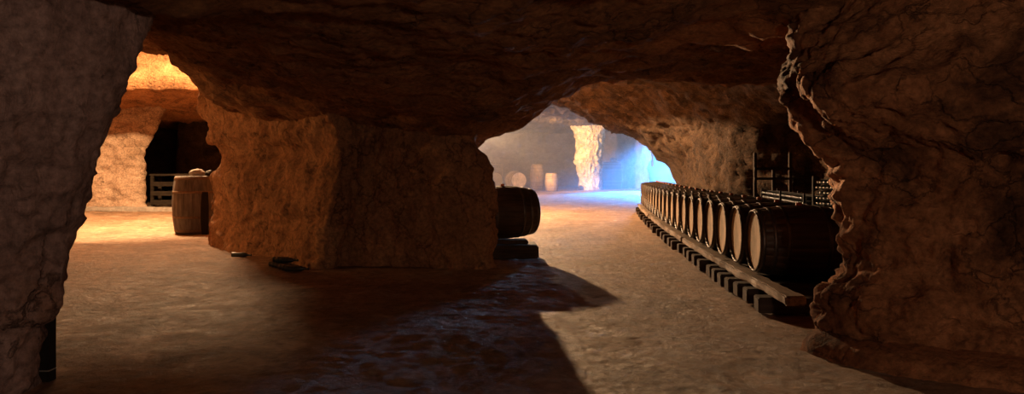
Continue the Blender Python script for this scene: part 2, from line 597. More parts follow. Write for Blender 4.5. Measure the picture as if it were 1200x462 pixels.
ARCH = [(556, 178), (563, 163), (580, 156), (600, 150), (615, 147), (622, 138), (640, 125), (650, 117), (668, 112), (680, 103), (700, 96), (740, 92), (800, 94), (860, 97), (915, 98)]
stations = [
    (-6.0, [(-16, 2.7), (12, 2.7)]),
    (3.0, [(-16, 2.45), (-4, 2.45), (-2.2, 2.3), (0, 2.38), (2, 2.4), (4, 2.4), (12, 2.4)]),
    (6.5, [(-16, 3.2), (-6, 3.0), (-4, 2.75), (-2, 2.3), (0, 2.2), (1.5, 2.42), (3, 2.5), (5, 2.4), (12, 2.4)]),
    (8.8, [(-16, 3.2), (-6.5, 3.2), (-5, 3.0), (-4.0, 2.82), (-3.6, 2.5), (-2.3, 2.1), (-1.3, 1.9), (-.5, 1.88), (.2, 2.06), (1, 2.42), (2, 2.56), (3.3, 2.5), (4, 2.45), (12, 2.4)]),
    (10.3, [(-16, 3.2), (-6.8, 3.25), (-6.0, 3.2), (-5.4, 3.03), (-4.97, 3.05), (-4.56, 3.02), (-4.40, 2.5), (-4.2, 2.15), (-3.5, 1.95), (-2.3, 1.8), (-1.2, 1.65)] + lip(ARCH, 10.3) + [(12, 2.4)]),
    (11.5, [(-16, 3.1), (-6.8, 3.35), (-6.0, 3.25), (-5.55, 3.2), (-5.1, 3.32), (-4.9, 2.9), (-4.7, 2.4), (-4.3, 2.2), (-1.6, 2.1), (-.6, 2.2), (0.3, 2.7), (1.2, 3.0), (3.8, 2.8), (5, 2.4), (12, 2.0)]),
    (12.8, [(-16, 5.4), (-6.8, 5.2), (-5.7, 4.2), (-4.9, 3.2), (-4.0, 2.8), (-2, 3.0), (0, 3.3), (3.0, 3.3), (4.2, 3.0), (5.2, 2.4), (12, 2.0)]),
    (14.5, [(-16, 7.6), (-7.0, 7.4), (-6.0, 5.6), (-4.8, 4.0), (-3, 3.5), (0, 3.6), (3.0, 3.5), (4.4, 3.0), (5.2, 2.3), (12, 2.0)]),
    (19.5, [(-16, 7.6), (-7.2, 7.4), (-6.2, 5.8), (-5, 5.0), (-4, 4.6), (0, 4.3), (2.2, 3.7), (3.6, 3.2), (4.6, 2.5), (5.4, 1.9), (12, 1.5)]),
    (20.3, [(-16, 3.55), (-6.0, 3.58), (-4.8, 4.2), (-4, 4.7), (0, 4.3), (2.2, 3.7), (3.7, 3.15), (4.7, 2.5), (5.4, 1.8), (12, 1.5)]),
    (24.0, [(-16, 3.27), (-6.0, 3.27), (-4.8, 4.0), (-4, 4.4), (0, 4.15), (1.6, 3.85), (2.6, 3.4), (3.5, 2.95), (4.5, 2.4), (5.1, 1.95), (5.6, 1.5), (6.2, 0.6), (12, 0)]),
    (26.0, [(-16, 3.2), (-6.0, 3.2), (-4.8, 4.0), (-4, 4.3), (0, 4.05), (1.2, 3.85), (1.74, 3.79), (2.5, 3.35), (3.3, 2.9), (4.5, 2.35), (4.96, 2.0), (5.57, 1.52), (5.95, 0.82), (6.25, -0.2), (12, -0.5)]),
    (27.5, [(-16, 3.2), (-6.0, 3.2), (-4.8, 4.0), (-4, 4.3), (3, 4.1), (5.0, 3.6), (6.5, 2.8), (7.5, 2.2), (12, 2.0), (14, 2.0)]),
    (30.0, [(-16, 3.1), (-6.0, 3.1), (-4.8, 4.0), (-4, 4.2), (3, 4.15), (7.5, 4.0), (10, 3.5), (14, 3.0)]),
    (40.0, [(-16, 3.1), (-6.2, 3.1), (-5.4, 4.2), (-4, 4.2), (8, 4.1), (12, 3.8), (16, 3.5)]),
    (62.0, [(-16, 4.2), (8, 4.2), (12, 4.0), (16, 3.5)]),
]
Ys = np.concatenate([np.arange(-6, 3.6, 0.2), np.arange(3.6, 13.0, 0.05), np.arange(13, 28, 0.1), np.arange(28, 60.1, 0.3)])
Xs = np.concatenate([np.arange(-16, -7, 0.14), np.arange(-7, 5, 0.05), np.arange(5, 16.01, 0.14)])
SY = np.array([s[0] for s in stations])
SZ = np.array([np.interp(Xs, [p[0] for p in s[1]], [p[1] for p in s[1]]) for s in stations])
Z = np.zeros((len(Ys), len(Xs)))
for j, y in enumerate(Ys):
    k = min(max(int(np.searchsorted(SY, y, side='right')) - 1, 0), len(SY) - 2)
    t = (y - SY[k]) / (SY[k + 1] - SY[k])
    t = np.clip(t, 0, 1)
    if k in (2, 3, 4, 5, 8, 11):
        t = t * t * (3 - 2 * t) * 0.5 + t * 0.5
    Z[j] = SZ[k] * (1 - t) + SZ[k + 1] * t
XX, YY = np.meshgrid(Xs, Ys)
G = np.stack([XX, YY, Z], -1)
nr = grid_normals(G, False)
q = G.reshape(-1, 3)
d = rock_relief(q, big=0.10, mid=0.05, fine=0.02, strata=0.04, pits=0.02)
# hanging ledges: a few long broken beds in the roof
bed = fbm(q * np.array([0.35, 0.9, 2.0]) + 51, 3, 0.5, True)
d = d + 0.05 * bed
far = np.clip((q[:, 1] - 12) / 10, 0, 1)
G2 = q.copy()
G2 -= nr.reshape(-1, 3) * (d * (1 + 0.6 * far))[:, None]
cf = grid_faces(len(Xs), len(Ys), flip=True)
cc = q[cf].mean(1)
dimmed = ((cc[:, 1] > 11.2 + 0.5 * noise(cc * 1.3)) & (cc[:, 0] > -4.6)).astype(int)     # main-room roof darkened in colour to stand in for dim light
tag(mesh_obj('ceiling', G2, cf, None, mats=[M['rock_ceiling'], M['rock_dim']], midx=dimmed), kind='structure')

# ---- floor
Yf = np.concatenate([np.arange(-6, 2.4, 0.2), np.arange(2.4, 12, 0.04), np.arange(12, 24, 0.09), np.arange(24, 62.1, 0.3)])
Xf = np.concatenate([np.arange(-17, -5, 0.16), np.arange(-5, 5, 0.045), np.arange(5, 16.01, 0.16)])
XX, YY = np.meshgrid(Xf, Yf)
q = np.stack([XX, YY, np.zeros_like(XX)], -1).reshape(-1, 3)
h = 0.020 * fbm(q * np.array([1.1, 0.8, 1]) + 3, 4, 0.5) + 0.009 * fbm(q * np.array([5.2, 6.2, 1]) + 13, 3, 0.6, True) + 0.006 * fbm(q * np.array([13, 16, 1]) + 23, 2)
q[:, 2] = np.minimum(h - 0.022, 0.0)
tag(mesh_obj('floor', q, grid_faces(len(Xf), len(Yf)), M['floor']), kind='structure')

# ---- wall_left: foreground pillar that leans out towards the roof
lv = []
for py, px in ((480, 30), (445, 34), (400, 39), (376, 43), (366, 55), (350, 60), (320, 68), (280, 79), (245, 90), (210, 104), (165, 119), (120, 139), (65, 155), (15, 166), (-40, 200)):
    Y = 4.25
    x, z = PX(px, Y), PZ(py, Y)
    lv.append((z, [(x, Y), (x - 0.50, 4.75), (x - 1.4, 5.2), (x - 2.6, 5.0), (x - 3.2, 3.9), (x - 2.2, 3.15), (x - 1.0, 3.35), (x - 0.34, 3.80)]))
loft('wall_left', lv, M['rock_left'], res=[.06, .12, .15, .15, .1, .04, .022, .022], relief=dict(big=0.05, mid=0.035, fine=0.024, strata=0.0, pits=0.03, flute=0.045), zres=0.02)

# ---- wall_right: foreground rock that hides the near end of the barrel row
lv = []
for py, px in ((430, 955), (408, 960), (380, 962), (352, 962), (342, 968), (334, 978), (322, 985), (300, 989), (265, 986), (240, 983), (215, 984), (195, 980), (178, 972), (162, 952), (140, 936), (115, 926), (90, 922), (60, 930), (15, 945), (-40, 990)):
    Y = 5.3
    x, z = PX(px, Y), PZ(py, Y)
    j = max(0.0, 1 - abs(z - 1.78) / 0.36)
    lv.append((z, [(x + 0.04 * j, Y + 0.15 * j), (x + 0.16 - 0.20 * j, 4.95 - 0.36 * j), (x + 0.62 - 0.30 * j, 4.62 - 0.20 * j), (x + 1.3, 4.25), (x + 2.6, 3.5), (x + 4.5, 2.4), (x + 5, 6.5), (x + 1.5, 6.25), (x + 0.42, 5.85)]))
loft('wall_right', lv, M['rock_right'], res=[.022, .022, .022, .035, .06, .2, .2, .08, .03], relief=dict(big=0.06, mid=0.085, fine=0.034, strata=0.04, pits=0.06), zres=0.02)

# low rock ledge at its foot
lv = []
for z, g in ((-0.06, 0.10), (0.03, 0.07), (0.085, 0.02), (0.115, -0.12), (0.13, -0.4)):
    lv.append((z, [(2.20 - g, 5.28), (2.30 - g * .5, 4.88 - g), (2.55, 4.62 - g), (2.95, 4.38 - g), (3.6, 4.1 - g), (5.0, 3.2 - g), (5.4, 4.6), (3.4, 5.2), (2.6, 5.5)]))
loft('trim_1', lv, M['rock_right'], res=0.03, relief=dict(big=0.03, mid=0.025, fine=0.012, strata=0.0, pits=0.01), zres=0.02)

# ---- central rock mass between the two rooms
lv = []
for z, xl, yl, cx_, cy, xr in (
        (-0.1, -5.30, 12.65, 384, 9.35, 576), (0.3, -5.22, 12.65, 392, 9.38, 577), (0.8, -5.14, 12.6, 406, 9.42, 577), (1.15, -5.18, 12.6, 413, 9.42, 575),
        (1.38, -5.05, 12.6, 414, 9.42, 571), (1.55, -4.98, 12.6, 413, 9.42, 562), (1.75, -5.20, 12.5, 411, 9.4, 557), (2.0, -5.25, 12.5, 400, 9.3, 556), (2.3, -5.34, 12.4, 392, 9.2, 550),
        (2.8, -5.28, 12.3, 380, 9.1, 540), (3.6, -5.2, 12.2, 370, 9.0, 520), (5.2, -5.2, 12.2, 370, 9.0, 510)):
    b = -0.10 if z < 0.4 else 0.0
    cx = PX(cx_, cy)
    xr_ = PX(xr, 9.75)
    lv.append((z, [(xl, yl), (xl + 0.75, 11.45 - b), (xl + 1.85, 10.4 - b), (cx - 0.22, cy + 0.02 - b), (cx, cy + 0.16), (cx + 0.10, 9.72), (-1.35, 9.55 - b), (xr_ - 0.12, 9.5), (xr_, 9.75), (xr_ - 0.30, 9.98), (-1.75, 11.6), (-2.8, 14.0), (-3.5, 16.5), (-3.7, 26), (-4.2, 33), (-5.4, 33), (-5.3, 24), (-5.0, 16.0), (xl + 0.42, 13.5)]))
r0 = 0.035
loft('wall_center', lv, M['rock_mass'], res=[r0, r0, r0, .02, .02, r0, r0, .02, .025, .05, .08, .1, .3, .3, .2, .3, .25, .1, .06], relief=dict(big=0.07, mid=0.06, fine=0.016, strata=0.035, pits=0.03), zres=0.03)

# ---- wall behind the barrel row, ends at the corner of the lit room
strip('wall_row', [(7.5, 6.8), (5.8, 7.6), (5.6, 9), (5.75, 11), (6.2, 13.4), (6.3, 14.8), (5.35, 15.5), (4.9, 16.2), (4.75, 18), (5.2, 21), (5.6, 23.5), (6.0, 26), (6.6, 27.4), (9.5, 30.5), (13.5, 36), (13.6, 43.5)], -0.2, 4.2, M['rock_shade'], 0.07, dict(big=0.16, mid=0.07, fine=0.02, strata=0.06, pits=0.02))  # shade behind the row painted into the wall colour
# ---- back of the lit room and the side of its daylight door
strip('wall_back', [(8.85, 46.4), (8.7, 49), (7.5, 54), (4, 56), (-1, 56.5), (-6, 54), (-6.2, 44), (-5.4, 38), (-4.6, 32)], -0.2, 5.6, M['rock_back'], 0.14, dict(big=0.25, mid=0.1, fine=0.02, strata=0.05, pits=0.02))
# ---- left room
strip('wall_left_room', [(-5.6, 33), (-9, 31.5), (-16, 31), (-16, 27)], -0.2, 3.6, M['rock_shade'], 0.14)  # passage end kept dark by its colour, as if unlit
strip('wall_left_side', [(-15.2, 24), (-14.6, 18), (-11.5, 12.5), (-8.2, 8), (-5.2, 4.6)], -0.2, 8.0, M['rock_mass'], 0.12)
strip('wall_rear', [(-6, 4.6), (-7, 0), (-6, -4), (0, -5), (6, -4), (8, 1), (7.5, 4)], -0.2, 3.0, M['rock_left'], 0.2)
# lit block that carries the low slab, narrowing to the right passage
lv = []
for py, px in ((252, 169), (243, 168), (200, 166), (186, 165), (172, 168), (150, 180), (128, 190), (100, 200)):
    Y = 23.6
    x, z = PX(px, Y), PZ(py, Y)
    lv.append((z, [(x, Y + .2), (x - 1.0, 25.0), (x - 2.0, 26.6), (x - 3.6, 27), (x - 3.8, 25), (x - 3.4, 23.3), (x - 1.8, 23.25), (x - 0.4, 23.4)]))
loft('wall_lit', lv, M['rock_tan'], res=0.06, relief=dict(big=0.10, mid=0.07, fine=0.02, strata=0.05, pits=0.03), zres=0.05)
# block deep in the passage, its dim light put into the colour
lv = []
for z, e in ((-0.1, 0), (1.2, 0.02), (2.2, 0.0), (3.3, 0.15)):
    xl = PX(207, 28.5)
    lv.append((z, [(xl + e, 28.5), (xl + .1 + e, 29.6), (xl + 2, 30.2), (xl + 3.2, 29.5), (xl + 3.1, 28.5), (xl + 1.6, 28.2)]))
loft('wall_passage', lv, M['rock_dim'], res=0.1, relief=dict(big=0.06, mid=0.05, fine=0.02, strata=0.03, pits=0.02), zres=0.08)
# stone kerb along the foot of the lit block
v, f = box_arrays(3.4, 0.35, 0.16, bevel=0.03, wobble=0.04, cuts=(14, 1, 1), seed=3)
o = mesh_obj('trim_2', v, f, M['stone'], smooth=False)
o.location = (PX(150, 22.6), 22.75, 0.03)
o.rotation_euler.z = -0.03
tag(o, kind='structure')

# ---- lit pillar in the back room
lv = []
Y = 46.5
for py, a, b in ((224, 678, 706), (214, 679, 706), (205, 677, 705), (195, 675, 706), (190, 673, 705), (186, 675, 705), (175, 675, 706), (160, 674, 708), (152, 672, 710), (146, 668, 713), (138, 655, 722), (125, 640, 735)):
    z = PZ(py, Y)
    xl, xr = PX(a, Y), PX(b, Y)
    xm = 0.5 * (xl + xr)
    lv.append((z, [(xl, Y), (xl + .3, Y - .55), (xm, Y - .75), (xr - .25, Y - .5), (xr, Y + .1), (xr - .3, Y + .8), (xm, Y + 1.1), (xl + .2, Y + .8)]))
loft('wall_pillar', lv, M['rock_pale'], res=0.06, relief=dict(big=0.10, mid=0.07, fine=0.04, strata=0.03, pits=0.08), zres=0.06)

# ---- haze hanging in the back room
v, f = box_arrays(19.5, 34.0, 6.6, (4.2, 40.4, 3.0), bevel=0.02)
tag(mesh_obj('haze', v, f, M['haze'], smooth=False), 'thin blue and amber haze filling the far daylit room', 'haze', kind='stuff')

# ================================================================== THE BARREL ROW
HX = np.array([[6.4, 2.385], [7.37, 2.43], [9, 2.55], [11, 2.70], [13, 2.88], [16, 3.16], [19, 3.52], [22.5, 3.99], [24, 4.2]])


def hx(y):
    k = np.clip(np.searchsorted(HX[:, 0], y) - 1, 0, len(HX) - 2)
    p = np.polynomial.polynomial.polyfit(HX[:, 0], HX[:, 1], 3)
    return float(np.polynomial.polynomial.polyval(y, p))


def htan(y):
    return math.atan((hx(y + .05) - hx(y - .05)) / .1)


row, y = [], 7.37
while y < 22.4 and len(row) < 21:
    row.append((hx(y), y, htan(y)))
    y += 0.735 * math.cos(htan(y))
ORD = ['first', 'second', 'third', 'fourth', 'fifth', 'sixth', 'seventh', 'eighth', 'ninth', 'tenth', 'eleventh', 'twelfth', 'thirteenth', 'fourteenth', 'fifteenth', 'sixteenth', 'seventeenth', 'eighteenth', 'nineteenth', 'twentieth']
L0, RB, RH = 0.93, 0.36, 0.31
ZB = 0.200
first = None
for k, (x, y, a) in enumerate(row):
    c = (x + math.cos(a) * L0 / 2, y - math.sin(a) * L0 / 2, ZB)
    if k == 0:
        lab = 'dark oak barrel lying nearest in the long row, partly behind the rock wall'
    elif k == len(row) - 1:
        lab = 'dark oak barrel closing the far end of the long row, by the blue daylight'
    else:
        lab = f'dark oak wine barrel lying {ORD[k]} from the near end of the long row'
    rot = (0, 0, -a)
    if first is None:
        first = make_barrel('wine_barrel', lab, c, rot, L0, RB, RH, group='wine barrels lying in the long row')
    else:
        copy_tree(first, c, rot, lab)


# long beams under the barrels (front and rear), laid in straight lengths
def beam_between(name, y0, y1, off, w, hgt, z0, mat, label, seed, group):
    p0 = Vector((hx(y0) + math.cos(htan(y0)) * off, y0 - math.sin(htan(y0)) * off))
    p1 = Vector((hx(y1) + math.cos(htan(y1)) * off, y1 - math.sin(htan(y1)) * off))
    dv = p1 - p0
    v, f = box_arrays(dv.length - 0.02, w, hgt, (0, 0, hgt / 2), bevel=0.012, wobble=(0.01, 0.03, 0.006), cuts=(max(6, int(dv.length * 9)), 1, 1), seed=seed)
    o = mesh_obj(name, v, f, mat, smooth=False)
    o.location = ((p0.x + p1.x) / 2, (p0.y + p1.y) / 2, z0)
    o.rotation_euler.z = math.atan2(dv.y, dv.x)
    return tag(o, label, 'beam', group)


cutsY = [6.02, 8.45, 11.3, 14.2, 17.1, 20.0, 22.7]
names = ['nearest length of', 'second length from the near end of', 'third length from the near end of', 'fourth length from the near end of', 'fifth length from the near end of', 'farthest length of']
for k in range(6):
    beam_between('support_beam', cutsY[k], cutsY[k + 1], 0.0, 0.165, 0.083, 0.143, M['beam'], f'{names[k]} the front timber beam under the barrel row', 20 + k, 'beams under the barrel row')
    beam_between('support_beam', cutsY[k] + .6 * (k == 0), cutsY[k + 1], 0.80, 0.13, 0.073, 0.143, M['sleeper'], f'{names[k]} the rear timber beam under the barrel row', 40 + k, 'beams under the barrel row')

# sleepers across under the beams, their ends sticking out into the aisle
ys = [6.46, 6.93, 7.27, 7.56, 7.90, 8.24, 8.60, 9.14, 9.66, 10.1, 10.56, 11.08, 11.55, 12.05, 12.62, 13.25, 13.9, 14.6, 15.3, 16.0, 16.8, 17.6, 18.4, 19.5, 20.7, 22.0]
SL = ['first'] + ORD[1:] + ['twenty-first', 'twenty-second', 'twenty-third', 'twenty-fourth', 'twenty-fifth', 'twenty-sixth']
proto_v = [box_arrays(1.12, 0.175, 0.138, (0.56, 0, 0.069), bevel=0.01, wobble=0.007, cuts=(8, 1, 1), seed=60 + s) for s in range(4)]
for k, y in enumerate(ys):
    a = htan(y)
    v, f = proto_v[k % 4]
    o = mesh_obj('sleeper', v, f, M['sleeper'], smooth=False)
    off = -0.17 + random.uniform(-.025, .025)
    o.location = (hx(y) + math.cos(a) * off, y + 0.08 - math.sin(a) * off, 0.0)
    o.rotation_euler.z = -a + random.uniform(-.04, .04)
    tag(o, f'black timber sleeper, {SL[k]} from the near end under the barrel row', 'sleeper', 'sleepers under the barrel row')


# ================================================================== BOTTLES AND RACKS
def bottle_arrays():
    prof = [(0.001, 0.022), (0.02, 0.016), (0.031, 0.002), (0.0365, 0.0), (0.0375, 0.006), (0.0375, 0.185), (0.034, 0.205), (0.022, 0.228), (0.0155, 0.245), (0.0145, 0.285), (0.0165, 0.287), (0.0165, 0.298), (0.012, 0.30), (0.001, 0.30)]
    v, f = lathe(prof, 20)
    return v, f


bv, bf = bottle_arrays()
bv = bv * np.array([0.93, 0.93, 1.0])
bv_l = xf(bv, Matrix.Translation((0, 0, 0.0352)) @ Matrix.Rotation(PI / 2, 4, 'Y'))   # lying, base at x=0, neck to +x
cap_idx = [0] * len(bf)
for i_, q_ in enumerate(bf):
    if np.mean([bv[v_][2] for v_ in q_]) > 0.243:
        cap_idx[i_] = 1
bottle_me = {}


def put_bottle(loc, rz, label, group, ry=0.0, capsule=False):
    key = 'plain' if not capsule else 'capsule'
    if key not in bottle_me:
        o = mesh_obj('wine_bottle', bv_l, bf, None, mats=[M['glass'], M['capsule'] if capsule else M['glass']], midx=cap_idx)
        bottle_me[key] = o
    else:
        o = bottle_me[key].copy()
        COL.objects.link(o)
    o.location = loc
    o.rotation_euler = (0, ry, rz)
    return tag(o, label, 'bottle', group)


def rack(label, p0, p1, ztop, rows_shown, zrow, posts, name='bottle_rack', depth=0.30, extra=None):
    """iron rack from p0 (near) to p1 (far); its open face looks to -x; bottles lie bases outward"""
    p0, p1 = Vector(p0), Vector(p1)
    dv = p1 - p0
    Lr = dv.length
    ang = math.atan2(dv.y, dv.x)
    root = empty(name, label, 'rack', (p0.x, p0.y, 0), (0, 0, ang))
    for t in posts:
        for yy in (0.0, -depth):
            v, f = box_arrays(0.035, 0.03, ztop + 0.03, (t * Lr, yy, (ztop + 0.03) / 2), bevel=0.004)
            mesh_obj('post', v, f, M['iron'], root, smooth=False)
    for r in range(rows_shown + 1):
        z = zrow - 0.0035 + r * 0.077
        for yy in (-0.12, -depth + 0.03):
            v, f = box_arrays(Lr, 0.02, 0.004, (Lr / 2, yy, z), bevel=0.001)
            mesh_obj('rail', v, f, M['iron'], root, smooth=False)
    return root, ang, Lr


# tall rack close to the rock wall
pA, pB = (4.71, 9.60), (4.42, 10.64)
rk, ang, Lr = rack('tall iron rack of wine bottles rising behind the nearest barrel', pA, pB, 1.15, 7, 0.60, (0.0, 1.0))
u = Vector((math.cos(ang), math.sin(ang)))
nx = Vector((math.sin(ang), -math.cos(ang)))          # towards the wall
nb = int((Lr - 0.08) / 0.0765)
for r in range(7):
    for k in range(nb):
        p = Vector(pA) + u * (0.08 + k * 0.0765) + nx * 0.0
        j_ = 0.285 + random.uniform(0, .02)
        put_bottle((p.x + nx.x * j_, p.y + nx.y * j_, 0.60 + r * 0.077), math.atan2(-nx.y, -nx.x), capsule=True, label='wine bottle lying neck outward in the tall rack behind the nearest barrel', group='bottles in the tall rack')
# long low rack going back along the wall
pA, pB = (4.47, 11.1), (4.89, 14.2)
rk2, ang, Lr = rack('long low iron rack of wine bottles along the wall behind the barrel row', pA, pB, 0.88, 3, 0.647, (0.0, 0.5, 1.0))
u = Vector((math.cos(ang), math.sin(ang)))
nx = Vector((math.sin(ang), -math.cos(ang)))
nb = int((Lr - 0.06) / 0.0765)
for r in range(3):
    for k in range(nb):
        if min(abs(0.06 + k * 0.0765 - t_ * Lr) for t_ in (0.5,)) < 0.062:
            continue
        p = Vector(pA) + u * (0.06 + k * 0.0765)
        j_ = 0.285 + random.uniform(0, .02)
        put_bottle((p.x + nx.x * j_, p.y + nx.y * j_, 0.647 + r * 0.077), math.atan2(-nx.y, -nx.x), capsule=True, label='wine bottle lying neck outward in the long low rack behind the barrels', group='bottles in the long low rack')

# empty rack frame above the far end of the low rack
fr = empty('rack_frame', 'empty dark timber frame standing behind the far end of the low bottle rack', 'frame', (PX(885, 14.6), 14.6, 0))
w_ = PX(926, 14.6) - PX(885, 14.6)
for t in (0, 0.52, 1.0):
    v, f = box_arrays(0.06, 0.06, 1.62 if t != 0.52 else 1.3, (t * w_, 0, (1.62 if t != 0.52 else 1.3) / 2), bevel=0.006)
    mesh_obj('post', v, f, M['sleeper'], fr, smooth=False)
for z in (1.10, 0.6, 1.3):
    v, f = box_arrays(w_ + 0.08, 0.05, 0.05, (w_ / 2, -0.055, z), bevel=0.006)
    mesh_obj('rail', v, f, M['sleeper'], fr, smooth=False)

# ================================================================== BARREL BY THE CENTRAL MASS
ang = 0.36
bx, by = PX(632, 10.95) - 0.45 * math.cos(ang) - 0.13, 10.72
make_barrel('wine_barrel', 'dark oak barrel lying on timber blocks behind the central rock mass', (bx, by, 0.262), (0, 0, ang), 0.96, 0.39, 0.325, mats=('stave', 'head_old', 'hoop'), hoops=(0.02, 0.13, 0.26))
v, f = box_arrays(0.82, 0.62, 0.19, (0, 0, 0.095), bevel=0.02, wobble=0.008, cuts=(8, 1, 1), seed=7)
o = mesh_obj('timber_block', v, f, M['sleeper'], smooth=False)
o.location = (bx + 0.10, by - 0.02, 0)
o.rotation_euler.z = 0.04
tag(o, 'thick black timber block on the floor under the single lying barrel', 'block')
v, f = box_arrays(0.66, 0.34, 0.058, (0, 0, 0.029), bevel=0.012, wobble=0.008, cuts=(8, 1, 1), seed=9)
o = mesh_obj('timber_plank', v, f, M['sleeper'], smooth=False)
o.location = (bx + 0.03, by - 0.06, 0.199)
o.rotation_euler.z = 0.1
tag(o, 'black timber plank wedged between the thick block and the single lying barrel', 'plank')

# ================================================================== BOTTLES ON THE FLOOR BY THE MASS
put_bottle(P(272, 299, 10.6)[:2] + (0.002,), -0.12, 'single dark wine bottle lying on the floor left of the bottle heap', None)
hp = Vector((PX(317, 9.6), 9.56))
labs = ['first', 'second', 'third', 'fourth', 'fifth', 'sixth']
for k in range(6):
    a = -0.12 + 0.02 * (k % 3)
    p = hp + Vector((0.068 * k, -0.088 * k))
    if k > 2:
        p += Vector((0.01, 0.0))
    put_bottle((p.x, p.y, 0.002), a, f'dark wine bottle in the floor heap under the rock mass, {labs[k]} from the back', 'bottle heap by the rock mass')
for k, nm in ((0, 'rear'), (1, 'front')):
    p = hp + Vector((0.034 + 0.03 + 0.068 * k, -0.044 - 0.088 * k))
    put_bottle((p.x, p.y, 0.0715), -0.1 - 0.04 * k, f'{nm} one of the two dark wine bottles lying on top of the floor heap', 'bottle heap by the rock mass')

# ================================================================== LEFT ROOM THINGS
bxl = PX(231, 14.9)
make_barrel('wine_barrel', 'weathered grey oak barrel standing upright by the left edge of the rock mass', (bxl, 14.9, 0), (0, 0, 0.4), 1.15, 0.47, 0.415, lying=False, mats=('stave_grey', 'head_old', 'hoop_rust'), hoops=(0.02, 0.26), bung=False, staves=22)


def lump(name, r, loc, mat, label, cat, seed, rz=0.0):
    import bmesh
    bm = bmesh.new()
    bmesh.ops.create_icosphere(bm, subdivisions=4, radius=1.0)
    V = np.array([v.co[:] for v in bm.verts])
    Fc = [[v.index for v in f_.verts] for f_ in bm.faces]
    bm.free()
    d = 1 + 0.22 * fbm(V * 1.1 + seed, 4, 0.5)
    V = V * d[:, None] * np.array(r)
    V[:, 2] -= V[:, 2].min()
    o = mesh_obj(name, V, Fc, mat)
    o.location = loc
    o.rotation_euler.z = rz
    return tag(o, label, cat)


ztop = 1.15
lump('stone', (0.15, 0.12, 0.085), (PX(236, 14.9), 14.72, ztop - 0.028), M['stone'], 'rounded grey stone lying on the head of the upright grey barrel', 'stone', 4)
lump('stone', (0.07, 0.08, 0.07), (PX(249, 14.9), 14.75, ztop - 0.028), M['iron'], 'small dark stone beside the rounded grey stone on the upright barrel', 'stone', 14)
# loose stave leaning on the barrel
pts = np.linspace(0, 1, 15)
sv, sf = [], []
for t in pts:
    bow = 0.055 * (1 - (2 * t - 1) ** 2)
    w = 0.055 + 0.02 * (1 - (2 * t - 1) ** 2)
    for sx, sy in ((-1, -1), (1, -1), (1, 1), (-1, 1)):
        sv.append((sx * w, -bow + sy * 0.012, t * 0.84))
for k in range(14):
    for j in range(4):
        a_, b_ = k * 4 + j, k * 4 + (j + 1) % 4
        sf.append([a_, b_, b_ + 4, a_ + 4])
sf += [[3, 2, 1, 0], [56, 57, 58, 59]]
o = mesh_obj('barrel_stave', np.array(sv), sf, M['board'], smooth=False)
o.location = (PX(239, 14.2), 14.24, 0.004)
o.rotation_euler = (-0.10, 0, 0.35)
tag(o, 'loose dark bowed barrel stave leaning on the front of the upright grey barrel', 'stave')

# dark bench in the passage
bn = empty('workbench', 'dark timber bench standing in the shadowed passage behind the upright barrel', 'bench', (-12.75, 25.75, 0))
v, f = box_arrays(2.6, 0.7, 0.07, (1.35, 0, 1.10), bevel=0.01, wobble=0.01, cuts=(8, 1, 1))
mesh_obj('bench_top', v, f, M['sleeper'], bn, smooth=False)
for tx in (0.12, 1.35, 2.55):
    for yy in (-0.28, 0.28):
        v, f = box_arrays(0.10, 0.10, 1.068, (tx, yy, 0.534), bevel=0.01)
        mesh_obj('leg', v, f, M['sleeper'], bn, smooth=False)
for z in (0.78, 0.45, 0.14):
    v, f = box_arrays(2.5, 0.04, 0.16, (1.35, -0.352, z), bevel=0.008)
    mesh_obj('front_board', v, f, M['sleeper'], bn, smooth=False)

# board behind the foreground pillar
bd = empty('tarred_post', 'black tarred post standing behind the foot of the grey foreground rock', 'post', (PX(47, 4.42), 4.45, -0.02))
v, f = box_arrays(0.115, 0.08, 0.50, (0, 0, 0.25), bevel=0.006)
mesh_obj('shaft', v, f, M['board'], bd, smooth=False)
v, f = box_arrays(0.119, 0.084, 0.008, (0, 0, 0.075), bevel=0.001)
mesh_obj('band', v, f, M['band'], bd, smooth=False)
bd.children[1]['label'] = 'pale metal band'

# ================================================================== BACK ROOM THINGS
make_barrel('wine_barrel', 'small pale oak barrel standing upright in the lamplight left of the bright pillar', (PX(646.5, 43.5), 43.4, 0), (0, 0, 0), 1.08, 0.41, 0.34, lying=False, mats=('stave_pale', 'head', 'hoop_rust'), bung=False)
make_barrel('wine_barrel', 'tall dark oak cask standing upright behind the small pale barrel', (PX(629.5, 45.2), 45.2, 0), (0, 0, 0), 1.62, 0.46, 0.33, lying=False, mats=('stave_pale', 'head_old', 'hoop_rust'), bung=True)
make_barrel('wine_barrel', 'large oak barrel lying head to the aisle in the haze, beside the tall cask', (PX(604, 45.5), 46.0, 0.0), (0, 0, PI / 2 + 0.35), 1.3, 0.61, 0.50, mats=('stave_pale_x', 'head', 'hoop_rust'), bung=False)
make_barrel('wine_barrel', 'hazy oak barrel lying farthest into the lamplit corner, half hidden by the rock mass', (PX(578, 47), 47.5, 0.0), (0, 0, PI / 2 + 0.2), 1.3, 0.60, 0.48, mats=('stave_pale_x', 'head_old', 'hoop_rust'), bung=False)
make_barrel('storage_tun', 'big dark tun standing upright between the bright pillar and the blue daylight', (PX(718, 48.5), 48.8, 0), (0, 0, 0), 1.80, 0.68, 0.60, lying=False, mats=('stave', 'head_old', 'hoop'), bung=False)
lump('stone', (0.26, 0.22, 0.16), (PX(720, 48.5), 48.7, 1.772), M['stone'], 'dark lump resting on top of the big upright tun', 'stone', 24)
